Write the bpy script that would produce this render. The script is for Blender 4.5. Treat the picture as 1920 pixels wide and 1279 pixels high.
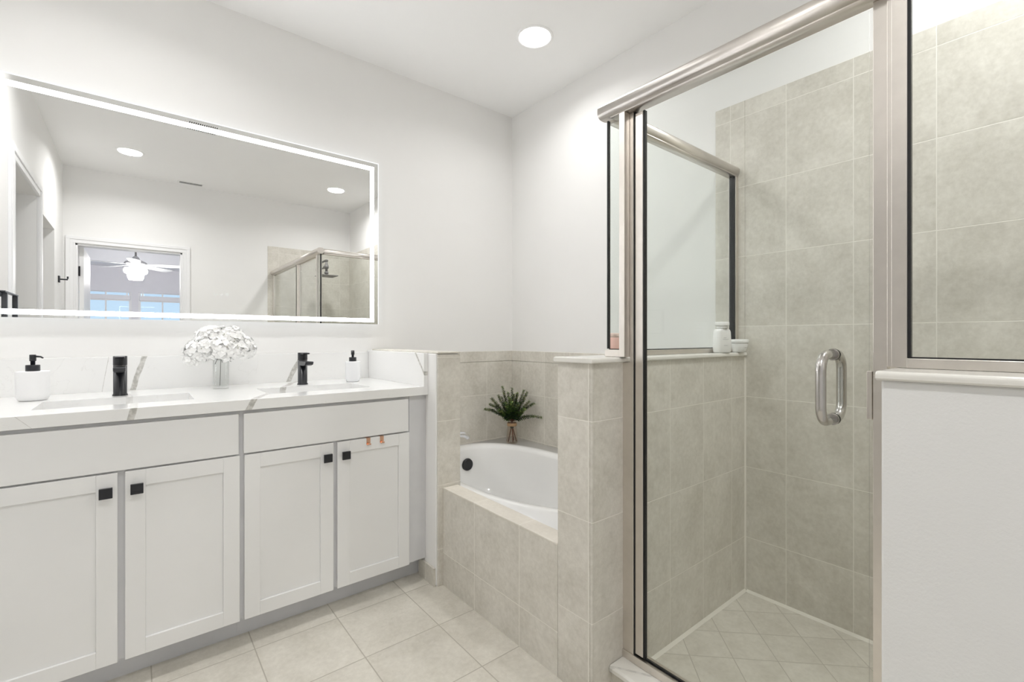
import bpy, bmesh, math, random
from mathutils import Vector, Matrix
R = math.radians
PI = math.pi
random.seed(7)
for o in list(bpy.data.objects):
    bpy.data.objects.remove(o, do_unlink=True)
S = bpy.context.scene
COL = S.collection

# ---------------------------------------------------------------- camera
YAW = 0.8908
cd = bpy.data.cameras.new('camera')
cam = bpy.data.objects.new('camera', cd); COL.objects.link(cam)
cam.location = (0, 0, 1.14)
cam.rotation_euler = (R(90), 0, YAW - R(90))
cd.sensor_width = 36; cd.lens = 868.17 / 1920 * 36
cd.shift_y = -(639.5 - 634.18) / 1920
cd.clip_start = 0.02
S.camera = cam
# ---------------------------------------------------------------- world / exposure
W = bpy.data.worlds.new('world'); S.world = W; W.use_nodes = True
wn = W.node_tree.nodes; wl = W.node_tree.links
bg = wn['Background']
wtc = wn.new('ShaderNodeTexCoord'); wsep = wn.new('ShaderNodeSeparateXYZ')
wr = wn.new('ShaderNodeValToRGB')
wl.new(wtc.outputs['Generated'], wsep.inputs[0]); wl.new(wsep.outputs['Z'], wr.inputs['Fac'])
wr.color_ramp.elements[0].color = (0.66, 0.84, 1.0, 1); wr.color_ramp.elements[0].position = 0.0
wr.color_ramp.elements[1].color = (0.30, 0.55, 1.0, 1); wr.color_ramp.elements[1].position = 0.7
wl.new(wr.outputs['Color'], bg.inputs['Color']); bg.inputs["Strength"].default_value = 1.08
S.view_settings.view_transform = 'Standard'; S.view_settings.look = 'None'
S.view_settings.gamma = 1; S.view_settings.use_curve_mapping = False
S.view_settings.exposure = 0.0
LAMP_W = 8.8      # power of each recessed lamp
LAMP = 7.0        # emission of the recessed lamp discs
LED = 18.5          # emission of the mirror's light band
S.cycles.max_bounces = 14; S.cycles.diffuse_bounces = 8; S.cycles.glossy_bounces = 6
S.cycles.transparent_max_bounces = 24; S.cycles.transmission_bounces = 8

# ---------------------------------------------------------------- materials
def nt(name):
    m = bpy.data.materials.new(name); m.use_nodes = True
    return m, m.node_tree.nodes, m.node_tree.links, m.node_tree.nodes['Principled BSDF']

def plain(name, c, rough=0.5, metal=0.0, var=0.0, nscale=8.0, bump=0.0, bscale=200.0, spec=0.5, coat=0.0, aniso=None):
    m, n, l, b = nt(name)
    b.inputs['Roughness'].default_value = rough; b.inputs['Metallic'].default_value = metal
    b.inputs['Specular IOR Level'].default_value = spec; b.inputs['Coat Weight'].default_value = coat
    g = n.new('ShaderNodeNewGeometry')
    no = n.new('ShaderNodeTexNoise'); no.inputs['Scale'].default_value = nscale; no.inputs['Detail'].default_value = 4
    l.new(g.outputs['Position'], no.inputs['Vector'])
    r = n.new('ShaderNodeValToRGB')
    v = max(var, 0.004)
    r.color_ramp.elements[0].position = 0.3; r.color_ramp.elements[1].position = 0.7
    r.color_ramp.elements[0].color = (*[x * (1 - v) for x in c], 1)
    r.color_ramp.elements[1].color = (*[min(1, x * (1 + v)) for x in c], 1)
    l.new(no.outputs['Fac'], r.inputs['Fac']); l.new(r.outputs['Color'], b.inputs['Base Color'])
    if bump:
        n2 = n.new('ShaderNodeTexNoise'); n2.inputs['Scale'].default_value = bscale; n2.inputs['Detail'].default_value = 2
        if aniso:
            mp = n.new('ShaderNodeMapping'); mp.inputs['Scale'].default_value = aniso
            l.new(g.outputs['Position'], mp.inputs['Vector']); l.new(mp.outputs['Vector'], n2.inputs['Vector'])
        else:
            l.new(g.outputs['Position'], n2.inputs['Vector'])
        bp = n.new('ShaderNodeBump'); bp.inputs['Strength'].default_value = bump; bp.inputs['Distance'].default_value = 0.001
        l.new(n2.outputs['Fac'], bp.inputs['Height']); l.new(bp.outputs['Normal'], b.inputs['Normal'])
    return m

def emit(name, c, s):
    m = bpy.data.materials.new(name); m.use_nodes = True
    n = m.node_tree.nodes; n.clear()
    e = n.new('ShaderNodeEmission'); o = n.new('ShaderNodeOutputMaterial')
    e.inputs['Color'].default_value = (*c, 1); e.inputs['Strength'].default_value = s
    m.node_tree.links.new(e.outputs[0], o.inputs['Surface'])
    return m

def glass(name, tint=(0.97, 0.985, 0.975), k=1.0, rough=0.0):
    m = bpy.data.materials.new(name); m.use_nodes = True
    n = m.node_tree.nodes; l = m.node_tree.links; n.clear()
    t = n.new('ShaderNodeBsdfTransparent'); t.inputs['Color'].default_value = (*tint, 1)
    g = n.new('ShaderNodeBsdfGlossy'); g.inputs['Roughness'].default_value = rough
    # Schlick reflectance, the same on both faces of the pane
    f = n.new('ShaderNodeLayerWeight'); f.inputs['Blend'].default_value = 0.5
    pw = n.new('ShaderNodeMath'); pw.operation = 'POWER'; pw.inputs[1].default_value = 5
    mu = n.new('ShaderNodeMath'); mu.operation = 'MULTIPLY_ADD'; mu.inputs[1].default_value = 0.75 * k; mu.inputs[2].default_value = 0.022 * k
    mx = n.new('ShaderNodeMixShader'); o = n.new('ShaderNodeOutputMaterial')
    l.new(f.outputs['Facing'], pw.inputs[0]); l.new(pw.outputs[0], mu.inputs[0]); l.new(mu.outputs[0], mx.inputs['Fac'])
    l.new(t.outputs[0], mx.inputs[1]); l.new(g.outputs[0], mx.inputs[2]); l.new(mx.outputs[0], o.inputs['Surface'])
    return m

def mth(n, l, op, a, b=None, c=None):
    q = n.new('ShaderNodeMath'); q.operation = op
    for i, v in enumerate((a, b, c)):
        if v is None: continue
        if isinstance(v, (int, float)): q.inputs[i].default_value = v
        else: l.new(v, q.inputs[i])
    return q.outputs[0]

def tile(name, ax, u0, pu, v0, pv, gw=0.0028, lo=(0.57, 0.542, 0.478), hi=(0.765, 0.737, 0.675), grout=(0.85, 0.82, 0.76), rough=0.38, rot=False):
    """rectangular tiles: ax = the two world axes, a grout line through u0 (pitch pu) and v0 (pitch pv)"""
    m, n, l, b = nt(name)
    g = n.new('ShaderNodeNewGeometry'); s = n.new('ShaderNodeSeparateXYZ'); l.new(g.outputs['Position'], s.inputs[0])
    U, V = s.outputs[ax[0]], s.outputs[ax[1]]
    if rot:
        U, V = mth(n, l, 'MULTIPLY', mth(n, l, 'ADD', U, V), 0.70711), mth(n, l, 'MULTIPLY', mth(n, l, 'SUBTRACT', U, V), 0.70711)
    ds, ids = [], []
    for X, x0, p in ((U, u0, pu), (V, v0, pv)):
        t = mth(n, l, 'DIVIDE', mth(n, l, 'SUBTRACT', X, x0), p)
        fr = mth(n, l, 'FRACT', t)
        d = mth(n, l, 'MULTIPLY', mth(n, l, 'SUBTRACT', 0.5, mth(n, l, 'ABSOLUTE', mth(n, l, 'SUBTRACT', fr, 0.5))), p)
        ds.append(d); ids.append(mth(n, l, 'FLOOR', t))
    dm = mth(n, l, 'MINIMUM', ds[0], ds[1])
    mr = n.new('ShaderNodeMapRange'); mr.interpolation_type = 'SMOOTHSTEP'
    mr.inputs['From Min'].default_value = gw * 0.5 * 0.7; mr.inputs['From Max'].default_value = gw * 0.5 * 1.4
    l.new(dm, mr.inputs['Value'])
    cmb = n.new('ShaderNodeCombineXYZ'); l.new(ids[0], cmb.inputs[0]); l.new(ids[1], cmb.inputs[1])
    wn_ = n.new('ShaderNodeTexWhiteNoise'); wn_.noise_dimensions = '2D'; l.new(cmb.outputs[0], wn_.inputs['Vector'])
    # mottled stone look, shifted per tile
    off = n.new('ShaderNodeVectorMath'); off.operation = 'MULTIPLY_ADD'
    l.new(wn_.outputs['Color'], off.inputs[0]); off.inputs[1].default_value = (9, 9, 9); l.new(g.outputs['Position'], off.inputs[2])
    n1 = n.new('ShaderNodeTexNoise'); n1.inputs['Scale'].default_value = 7; n1.inputs['Detail'].default_value = 6; n1.inputs['Roughness'].default_value = 0.62; n1.inputs['Distortion'].default_value = 0.25
    n2 = n.new('ShaderNodeTexNoise'); n2.inputs['Scale'].default_value = 55; n2.inputs['Detail'].default_value = 4; n2.inputs['Roughness'].default_value = 0.7
    l.new(off.outputs[0], n1.inputs['Vector']); l.new(off.outputs[0], n2.inputs['Vector'])
    f = mth(n, l, 'ADD', mth(n, l, 'MULTIPLY', n1.outputs['Fac'], 0.55), mth(n, l, 'MULTIPLY', n2.outputs['Fac'], 0.45))
    f = mth(n, l, 'ADD', f, mth(n, l, 'MULTIPLY', mth(n, l, 'SUBTRACT', wn_.outputs['Value'], 0.5), 0.05))
    r = n.new('ShaderNodeValToRGB'); r.color_ramp.elements[0].position = 0.34; r.color_ramp.elements[1].position = 0.66
    r.color_ramp.elements[0].color = (*lo, 1); r.color_ramp.elements[1].color = (*hi, 1); l.new(f, r.inputs['Fac'])
    mx = n.new('ShaderNodeMix'); mx.data_type = 'RGBA'; mx.inputs['A'].default_value = (*grout, 1)
    l.new(mr.outputs[0], mx.inputs['Factor']); l.new(r.outputs['Color'], mx.inputs['B']); l.new(mx.outputs['Result'], b.inputs['Base Color'])
    rr = n.new('ShaderNodeMapRange'); rr.inputs['To Min'].default_value = 0.8; rr.inputs['To Max'].default_value = rough
    l.new(mr.outputs[0], rr.inputs['Value']); l.new(rr.outputs[0], b.inputs['Roughness'])
    h = mth(n, l, 'ADD', mr.outputs[0], mth(n, l, 'MULTIPLY', n2.outputs['Fac'], 0.12))
    bp = n.new('ShaderNodeBump'); bp.inputs['Strength'].default_value = 0.5; bp.inputs['Distance'].default_value = 0.001
    l.new(h, bp.inputs['Height']); l.new(bp.outputs['Normal'], b.inputs['Normal'])
    return m

def quartz(name, veins, base=(0.86, 0.86, 0.85)):
    """veins: (axis, coefY, coefZ, const, halfwidth, strength): band where axisvalue + cy*y + cz*z + wobble = const"""
    m, n, l, b = nt(name)
    b.inputs['Roughness'].default_value = 0.14
    g = n.new('ShaderNodeNewGeometry'); s = n.new('ShaderNodeSeparateXYZ'); l.new(g.outputs['Position'], s.inputs[0])
    w1 = n.new('ShaderNodeTexNoise'); w1.inputs['Scale'].default_value = 9; w1.inputs['Detail'].default_value = 4
    w2 = n.new('ShaderNodeTexNoise'); w2.inputs['Scale'].default_value = 70; w2.inputs['Detail'].default_value = 5
    l.new(g.outputs['Position'], w1.inputs['Vector']); l.new(g.outputs['Position'], w2.inputs['Vector'])
    tot = None
    for ax, cy, cz, c0, hw, st in veins:
        e = mth(n, l, 'ADD', s.outputs[ax], mth(n, l, 'ADD', mth(n, l, 'MULTIPLY', s.outputs[1], cy), mth(n, l, 'MULTIPLY', s.outputs[2], cz)))
        e = mth(n, l, 'ADD', mth(n, l, 'SUBTRACT', e, c0), mth(n, l, 'MULTIPLY', mth(n, l, 'SUBTRACT', w1.outputs['Fac'], 0.5), min(0.03, hw * 2.2)))
        mr = n.new('ShaderNodeMapRange'); mr.interpolation_type = 'SMOOTHSTEP'
        mr.inputs['From Min'].default_value = hw; mr.inputs['From Max'].default_value = hw * 0.78
        mr.inputs['To Min'].default_value = 0; mr.inputs['To Max'].default_value = st
        l.new(mth(n, l, 'ABSOLUTE', e), mr.inputs['Value'])
        tot = mr.outputs[0] if tot is None else mth(n, l, 'MAXIMUM', tot, mr.outputs[0])
    # faint cloudy veining everywhere
    w3 = n.new('ShaderNodeTexNoise'); w3.inputs['Scale'].default_value = 2.4; w3.inputs['Detail'].default_value = 8; w3.inputs['Distortion'].default_value = 1.5
    l.new(g.outputs['Position'], w3.inputs['Vector'])
    hair = mth(n, l, 'MULTIPLY', mth(n, l, 'LESS_THAN', mth(n, l, 'ABSOLUTE', mth(n, l, 'SUBTRACT', w3.outputs['Fac'], 0.47)), 0.0016), 0.12)
    r = n.new('ShaderNodeValToRGB'); r.color_ramp.elements[0].position = 0.4; r.color_ramp.elements[1].position = 0.62
    r.color_ramp.elements[0].color = (0.46, 0.45, 0.42, 1); r.color_ramp.elements[1].color = (0.66, 0.65, 0.62, 1)
    l.new(w2.outputs['Fac'], r.inputs['Fac'])
    mx = n.new('ShaderNodeMix'); mx.data_type = 'RGBA'; mx.inputs['A'].default_value = (*base, 1)
    fac = mth(n, l, 'MAXIMUM', tot, hair) if tot is not None else hair
    l.new(fac, mx.inputs['Factor']); l.new(r.outputs['Color'], mx.inputs['B']); l.new(mx.outputs['Result'], b.inputs['Base Color'])
    return m

M = {}
M['wall'] = plain('wall_paint', (0.86, 0.855, 0.845), 0.75, var=0.01, nscale=2, bump=0.08, bscale=260)
M['ceil'] = plain('ceiling_paint', (0.93, 0.93, 0.927), 0.85, var=0.01, nscale=2, bump=0.1, bscale=200)
M['ponywall'] = plain('pony_wall_paint', (0.78, 0.78, 0.77), 0.7, var=0.015, nscale=2, bump=0.35, bscale=180)
M['trim'] = plain('trim_paint', (0.86, 0.86, 0.865), 0.4, var=0.006)
M['bedwall'] = plain('bedroom_paint', (0.80, 0.80, 0.84), 0.8, var=0.01)
M['bedceil'] = plain('bedroom_ceiling_paint', (0.84, 0.85, 0.88), 0.85, var=0.01)
M['carpet'] = plain('bedroom_carpet', (0.55, 0.52, 0.48), 0.95, var=0.08, nscale=90)
M['cab'] = plain('cabinet_paint', (0.84, 0.84, 0.835), 0.42, var=0.008, bump=0.06, bscale=500)
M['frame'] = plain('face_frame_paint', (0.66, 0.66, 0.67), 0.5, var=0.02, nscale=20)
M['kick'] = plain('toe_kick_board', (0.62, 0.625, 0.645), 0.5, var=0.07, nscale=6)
M['black'] = plain('matte_black_metal', (0.012, 0.013, 0.017), 0.32, var=0.1, spec=0.5)
M['gasket'] = plain('black_rubber', (0.006, 0.006, 0.007), 0.55, var=0.1)
M['nickel'] = plain('brushed_nickel', (0.76, 0.717, 0.67), 0.34, metal=1.0, var=0.03, nscale=30)
M['steel'] = plain('satin_steel', (0.58, 0.56, 0.54), 0.22, metal=1.0, var=0.03, nscale=40)
M['chrome'] = plain('chrome', (0.75, 0.76, 0.78), 0.06, metal=1.0)
M['rose'] = plain('rose_gold', (0.80, 0.50, 0.36), 0.25, metal=1.0)
M['porc'] = plain('porcelain', (0.86, 0.86, 0.86), 0.12, var=0.004, coat=0.3)
M['acryl'] = plain('tub_acrylic', (0.84, 0.84, 0.835), 0.13, var=0.004, coat=0.4)
M['ceramic'] = plain('white_ceramic', (0.86, 0.86, 0.865), 0.35, var=0.008)
M['milk'] = plain('milky_glass', (0.84, 0.845, 0.86), 0.1, var=0.01, coat=0.5)
M['plastic'] = plain('white_plastic', (0.86, 0.86, 0.85), 0.3, var=0.006)
M['ink'] = plain('grey_print', (0.45, 0.45, 0.45), 0.6)
M['pink'] = plain('pink_plastic', (0.85, 0.50, 0.44), 0.35)
M['mirror'] = plain('mirror_silver', (0.90, 0.905, 0.905), 0.0, metal=1.0)
M['mirredge'] = emit('mirror_edge_painted_glow', (0.97, 0.99, 1.0), 1.3)  # emission stands in for band light caught by the glass sides
M['icon'] = emit('touch_icon_light', (0.9, 0.95, 0.94), 0.95)
M['led'] = emit('led_band', (0.97, 0.98, 1.0), LED)
M['lamp'] = emit('lamp_lens', (1.0, 0.994, 0.985), LAMP)
M['fanlight'] = emit('fan_light_glow', (1.0, 0.97, 0.94), 105.0)
M['vent'] = plain('vent_dark', (0.20, 0.19, 0.185), 0.5)
M['ventback'] = plain('vent_backing', (0.035, 0.035, 0.035), 0.8)
M['glass'] = glass('shower_glass', (0.972, 0.985, 0.978), 0.9)
M['vase'] = glass('vase_glass', (0.965, 0.97, 0.967), 1.2)
M['bottleglass'] = glass('bottle_glass', (0.965, 0.94, 0.915), 1.5)
M['pane'] = glass('window_glass', (0.97, 0.99, 1.0), 0.8)
M['petal'] = plain('hydrangea_petal', (0.94, 0.94, 0.93), 0.6, var=0.03, nscale=60)
M['budeye'] = plain('flower_eye', (0.28, 0.28, 0.16), 0.6)
M['stem'] = plain('dark_stem', (0.05, 0.055, 0.045), 0.6)
M['leaf'] = plain('leaf_green', (0.10, 0.18, 0.045), 0.5, var=0.5, nscale=45)
M['leaf2'] = plain('leaf_dark', (0.035, 0.07, 0.04), 0.5, var=0.5, nscale=45)
M['leaf3'] = plain('leaf_tip', (0.28, 0.34, 0.12), 0.5, var=0.3, nscale=45)
M['twig'] = plain('brown_twig', (0.15, 0.055, 0.03), 0.6, var=0.3, nscale=60)
M['twine'] = plain('jute_twine', (0.42, 0.27, 0.15), 0.8, var=0.2, nscale=200)
M['blade'] = plain('fan_blade', (0.78, 0.79, 0.80), 0.5)
M['marble'] = quartz('marble_cap', [], (0.77, 0.755, 0.71))
P_, PW = 0.3152, 0.2366
ROW = 0.8789
M['t_sh_e'] = tile('shower_tile_east', (1, 2), 0.7917, PW, ROW, P_)
M['t_sh_n'] = tile('shower_tile_half_wall', (0, 2), 2.004, PW, ROW, P_)
M['t_sh_w'] = tile('shower_tile_pony', (1, 2), 0.7917, PW, ROW, P_)
M['t_tub_n'] = tile('tub_tile_north', (0, 2), 1.9009, PW, 0.746, P_)
M['t_tub_e'] = tile('tub_tile_east', (1, 2), 2.2837, PW, 0.746, P_)
M['t_stub'] = tile('stub_tile', (0, 2), 1.40, 0.6, 0.463, 0.294)
M['t_hw_w'] = tile('half_wall_tile_west', (1, 2), 0.9775, 0.4, 0.5637, P_)
M['t_trimband'] = tile('bullnose_tile', (0, 1), 1.9009, PW, 2.2837, PW)
M['t_apron'] = tile('apron_tile', (1, 2), 1.6092, 0.294, 0.1506, 0.2989)
M['t_deck'] = tile('deck_tile', (1, 0), 1.6092, 0.294, 3.0, 5.0, lo=(0.66, 0.62, 0.55), hi=(0.78, 0.74, 0.67))
M['t_floor'] = tile('floor_tile', (0, 1), 0.6326, 0.298, 1.9115, 0.298, gw=0.0036, lo=(0.58, 0.55, 0.48), hi=(0.75, 0.72, 0.65), grout=(0.47, 0.44, 0.38))
M['t_shfloor'] = tile('shower_floor_tile', (0, 1), (1.75 + 0.89) * 0.70711, 0.15, (1.75 - 0.89) * 0.70711, 0.15, gw=0.003, lo=(0.58, 0.55, 0.48), hi=(0.74, 0.71, 0.64), grout=(0.50, 0.47, 0.41), rot=True)
M['marble_curb'] = quartz('marble_curb', [(0, 0.6, 0, 1.752, 0.006, 0.5), (0, 1.1, 0, 2.05, 0.010, 0.35), (0, 0.35, 0, 1.30, 0.007, 0.4)], (0.80, 0.785, 0.74))
M['t_base'] = tile('baseboard_tile', (1, 2), 1.95, 0.298, 0.0, 3.0)
# veins: splash at y=2.616; x = a + b z
M['q_splash'] = quartz('quartz_backsplash', [(0, 0, -0.285, -0.279, 0.0115, 1.0), (0, 0, -0.15, -0.2545, 0.0012, 0.7), (0, 0, -0.50, 0.152, 0.0135, 0.95), (0, 0, -0.22, 0.8655, 0.022, 0.55), (0, 0, -0.33, 1.63, 0.01, 0.6)])
M['q_top'] = quartz('quartz_counter', [(0, 0.05, 0, 0.09, 0.012, 0.45), (0, -0.47, 0, -0.575, 0.015, 0.85)])
M['q_front'] = quartz('quartz_counter_edge', [(0, 0, -0.24, -0.2285, 0.011, 1.0), (0, 0, -0.5, -0.1165, 0.012, 1.0), (0, 0, 0.9, 0.5452, 0.0012, 0.6)])
M['q_side'] = quartz('quartz_side_splash', [(1, 0, -0.92, 1.049, 0.009, 1.0)])

# ---------------------------------------------------------------- mesh helpers
class MB:
    def __init__(s): s.bm = bmesh.new()
    def box(s, x0, x1, y0, y1, z0, z1, mi=0):
        if x0 > x1: x0, x1 = x1, x0
        if y0 > y1: y0, y1 = y1, y0
        if z0 > z1: z0, z1 = z1, z0
        v = [s.bm.verts.new(p) for p in ((x0,y0,z0),(x1,y0,z0),(x1,y1,z0),(x0,y1,z0),(x0,y0,z1),(x1,y0,z1),(x1,y1,z1),(x0,y1,z1))]
        for f in ((0,3,2,1),(4,5,6,7),(0,1,5,4),(1,2,6,5),(2,3,7,6),(3,0,4,7)):
            q = s.bm.faces.new([v[i] for i in f]); q.material_index = mi
        return s
    def face(s, pts, mi=0):
        f = s.bm.faces.new([s.bm.verts.new(p) for p in pts]); f.material_index = mi; return s
    def prism(s, prof, a, b, ax='y', mi=0):
        """extrude closed 2D profile along axis from a to b. ax y: prof=(x,z); ax x: prof=(y,z); ax z: prof=(x,y)"""
        def P(p, t):
            return (p[0], t, p[1]) if ax == 'y' else ((t, p[0], p[1]) if ax == 'x' else (p[0], p[1], t))
        A = [s.bm.verts.new(P(p, a)) for p in prof]; B = [s.bm.verts.new(P(p, b)) for p in prof]
        n = len(prof)
        for i in range(n):
            f = s.bm.faces.new((A[i], A[(i+1) % n], B[(i+1) % n], B[i])); f.material_index = mi
        f1 = s.bm.faces.new(A[::-1]); f2 = s.bm.faces.new(B); f1.material_index = f2.material_index = mi
        return s
    def lathe(s, prof, c=(0, 0, 0), n=32, mi=0, cap=True):
        rings = []
        for r, z in prof:
            if r < 1e-6: rings.append([s.bm.verts.new((c[0], c[1], c[2] + z))])
            else: rings.append([s.bm.verts.new((c[0] + r*math.cos(2*PI*k/n), c[1] + r*math.sin(2*PI*k/n), c[2] + z)) for k in range(n)])
        for A, B in zip(rings, rings[1:]):
            for k in range(n):
                if len(A) == 1 and len(B) == 1: continue
                if len(A) == 1: f = s.bm.faces.new((A[0], B[(k+1) % n], B[k]))
                elif len(B) == 1: f = s.bm.faces.new((A[k], A[(k+1) % n], B[0]))
                else: f = s.bm.faces.new((A[k], A[(k+1) % n], B[(k+1) % n], B[k]))
                f.smooth = True; f.material_index = mi
        if cap:
            for Rg, rev in ((rings[0], True), (rings[-1], False)):
                if len(Rg) > 2:
                    f = s.bm.faces.new(Rg[::-1] if rev else Rg); f.material_index = mi
        return s
    def tube(s, pts, r, n=10, mi=0, cap=True, rz=None):
        pts = [Vector(p) for p in pts]; rings = []; prev = None
        for i, p in enumerate(pts):
            t = (pts[min(i+1, len(pts)-1)] - pts[max(i-1, 0)]).normalized()
            if prev is None:
                up = Vector((0, 0, 1)) if abs(t.z) < 0.9 else Vector((1, 0, 0))
                u = t.cross(up).normalized()
            else:
                u = (prev - t * prev.dot(t)).normalized()
            v = t.cross(u).normalized(); prev = u
            rr = r[i] if isinstance(r, (list, tuple)) else r
            rings.append([s.bm.verts.new(p + u*rr*math.cos(2*PI*k/n) + v*(rz or rr)*math.sin(2*PI*k/n)) for k in range(n)])
        for A, B in zip(rings, rings[1:]):
            for k in range(n):
                f = s.bm.faces.new((A[k], A[(k+1) % n], B[(k+1) % n], B[k])); f.smooth = True; f.material_index = mi
        if cap:
            s.bm.faces.new(rings[0][::-1]).material_index = mi; s.bm.faces.new(rings[-1]).material_index = mi
        return s

def build(name, mb, mats, parent=None, bevel=0.0, seg=2, origin=None, smooth=False):
    """link the collected geometry (given in world coordinates) as ONE mesh object; origin shifts its base there"""
    if origin is None and parent is not None: origin = parent['_o']
    if origin is not None:
        bmesh.ops.translate(mb.bm, vec=-Vector(origin), verts=mb.bm.verts[:])
    bmesh.ops.recalc_face_normals(mb.bm, faces=mb.bm.faces[:])
    me = bpy.data.meshes.new(name); mb.bm.to_mesh(me); mb.bm.free()
    for m in (mats if isinstance(mats, (list, tuple)) else [mats]): me.materials.append(m)
    o = bpy.data.objects.new(name, me); COL.objects.link(o)
    if parent is not None:
        o.parent = parent
    elif origin is not None:
        o.location = origin
    if parent is not None or origin is not None:
        o['_o'] = list(origin)
    if smooth:
        for p in me.polygons: p.use_smooth = True
    if bevel:
        b = o.modifiers.new('bevel', 'BEVEL'); b.width = bevel; b.segments = seg; b.limit_method = 'ANGLE'; b.angle_limit = R(40)
        b.harden_normals = False
    return o

def tag(o, label=None, cat=None, group=None, kind=None):
    if label: o['label'] = label
    if cat: o['category'] = cat
    if group: o['group'] = group
    if kind: o['kind'] = kind
    return o
def thing(name, loc, label, cat, group=None):
    o = bpy.data.objects.new(name, None); COL.objects.link(o); o.location = loc; o.empty_display_size = 0.05
    o['_o'] = list(loc)
    return tag(o, label, cat, group)
def struct(name, mb, mats, label=None, bevel=0.0, parent=None):
    o = build(name, mb, mats, parent=parent, bevel=bevel)
    if parent is None: tag(o, label, 'building', kind='structure')
    elif label: o['label'] = label
    return o
def sub(parent, name, mb, mats, **k):
    """part of a part: parent is a mesh whose local origin equals the thing's base"""
    o = build(name, mb, mats, parent=parent, **k)
    return o
def copy_tree(o, parent=None, shift=(0, 0, 0)):
    c = o.copy(); COL.objects.link(c)
    c.parent = parent
    if parent is None: c.location = Vector(o.location) + Vector(shift)
    for ch in list(o.children): copy_tree(ch, c)
    return c
def rrect(x0, x1, y0, y1, r, n=5):
    pts = []
    for cx, cy, a in ((x1-r, y1-r, 0), (x0+r, y1-r, 90), (x0+r, y0+r, 180), (x1-r, y0+r, 270)):
        for k in range(n+1):
            t = R(a + 90*k/n); pts.append((cx + r*math.cos(t), cy + r*math.sin(t)))
    return pts

# ---------------------------------------------------------------- constants of the room
XE, YN, XWL, YS, ZC = 2.133, 2.636, -0.54, -0.78, 2.754
YH0, YH1, XH = 0.9624, 1.1142, 1.0978       # shower half wall
CAPT, CAPB = 1.078, 1.0605

# ================================================================ SETTING
f = MB(); f.box(XWL-0.1, XE+0.1, YS-0.06, YN+0.1, -0.08, 0)
struct('floor', f, M['t_floor'], 'beige square-tiled bathroom floor')
f = MB(); f.box(1.305, XE, YS, YH0, 0.0, 0.004)
struct('floor', f, M['t_shfloor'], 'small beige tiles laid diagonally on the shower floor')
f = MB(); f.box(-2.2, 2.4, -5.52, YS-0.06, -0.08, 0)
struct('floor', f, M['carpet'], 'carpeted bedroom floor beyond the doorway')
f = MB(); f.box(-2.0, XWL-0.1, -0.6, 1.8, -0.08, 0)
struct('floor', f, M['t_floor'], 'tiled floor of the side rooms')
f = MB(); f.box(XWL-0.1, XE+0.1, YS-0.12, YN+0.1, ZC, ZC+0.08)
struct('ceiling', f, M['ceil'], 'flat white bathroom ceiling')
f = MB(); f.box(XWL-0.1, XE+0.1, YN, YN+0.1, 0, ZC)
struct('wall_north', f, M['wall'], 'off-white wall behind the vanity mirror and bathtub')
f = MB(); f.box(XE, XE+0.1, YS-0.12, YN+0.1, 0, ZC)
struct('wall_east', f, M['wall'], 'off-white wall at the back of bathtub and shower')
# south wall with door opening X -.452...366, z 2.045
DX0, DX1, DZ = -0.455, 0.366, 2.035
f = MB(); f.box(XWL-0.1, DX0, YS-0.12, YS, 0, ZC).box(DX1, XE, YS-0.12, YS, 0, ZC).box(DX0, DX1, YS-0.12, YS, DZ, ZC)
struct('wall_south', f, M['wall'], 'off-white wall with the bedroom doorway, seen in the mirror')
# west wall with two openings
f = MB()
f.box(XWL-0.1, XWL, 1.483, YN, 0, ZC).box(XWL-0.1, XWL, 0.652, 1.483, 2.118, ZC).box(XWL-0.1, XWL, 0.50, 0.652, 0, ZC)
f.box(XWL-0.1, XWL, -0.217, 0.50, 2.05, ZC).box(XWL-0.1, XWL, YS, -0.217, 0, ZC)
struct('wall_west', f, M['wall'], 'off-white wall with two side doorways, seen in the mirror')
# side rooms behind the west wall
f = MB(); f.box(-1.75, XWL-0.1, 1.70, 1.78, 0, 2.45).box(-1.83, -1.75, 0.50, 1.78, 0, 2.45).box(-1.75, XWL-0.1, 0.5, 0.58, 0, 2.45).box(-1.83, XWL-0.1, 0.5, 1.78, 2.45, 2.5)
struct('wall_closet', f, M['wall'], 'white walls of the closet beyond the cased doorway')
f = MB(); f.box(-1.45, XWL-0.1, -0.38, -0.30, 0, 2.45).box(-1.53, -1.45, -0.38, 0.5, 0, 2.45).box(-1.53, XWL-0.1, -0.38, 0.5, 2.45, 2.5)
struct('wall_alcove', f, M['wall'], 'white walls of the alcove beyond the uncased opening')
# casings
def casing(mb, axis, a0, a1, ztop, w, face, t, sgn):
    """door casing legs+head on the plane face; outward thickness t*sgn"""
    def B(p0, p1, z0, z1, tt):
        if axis == 'x': mb.box(p0, p1, face, face + sgn*tt, z0, z1)
        else: mb.box(face, face + sgn*tt, p0, p1, z0, z1)
    B(a0-w, a0, 0, ztop, t); B(a1, a1+w, 0, ztop, t); B(a0-w, a1+w, ztop, ztop+w, t)
    face = face + sgn*t; t2 = t*0.45; i = w*0.55
    B(a0-w, a0-i, 0, ztop+i, t2); B(a1+i, a1+w, 0, ztop+i, t2); B(a0-w, a1+w, ztop+i, ztop+w, t2)
    face = face - 0.0002*sgn; i = w*0.18
    B(a0-i, a0-0.004, 0, ztop+0.004, t2*0.6); B(a1+0.004, a1+i, 0, ztop+0.004, t2*0.6); B(a0-i, a1+i, ztop+0.004, ztop+i, t2*0.6)
f = MB(); casing(f, 'x', DX0, DX1, DZ, 0.066, YS, 0.014, 1)
struct('trim_1', f, M['trim'], 'white moulded casing around the bedroom doorway', bevel=0.003)
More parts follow.
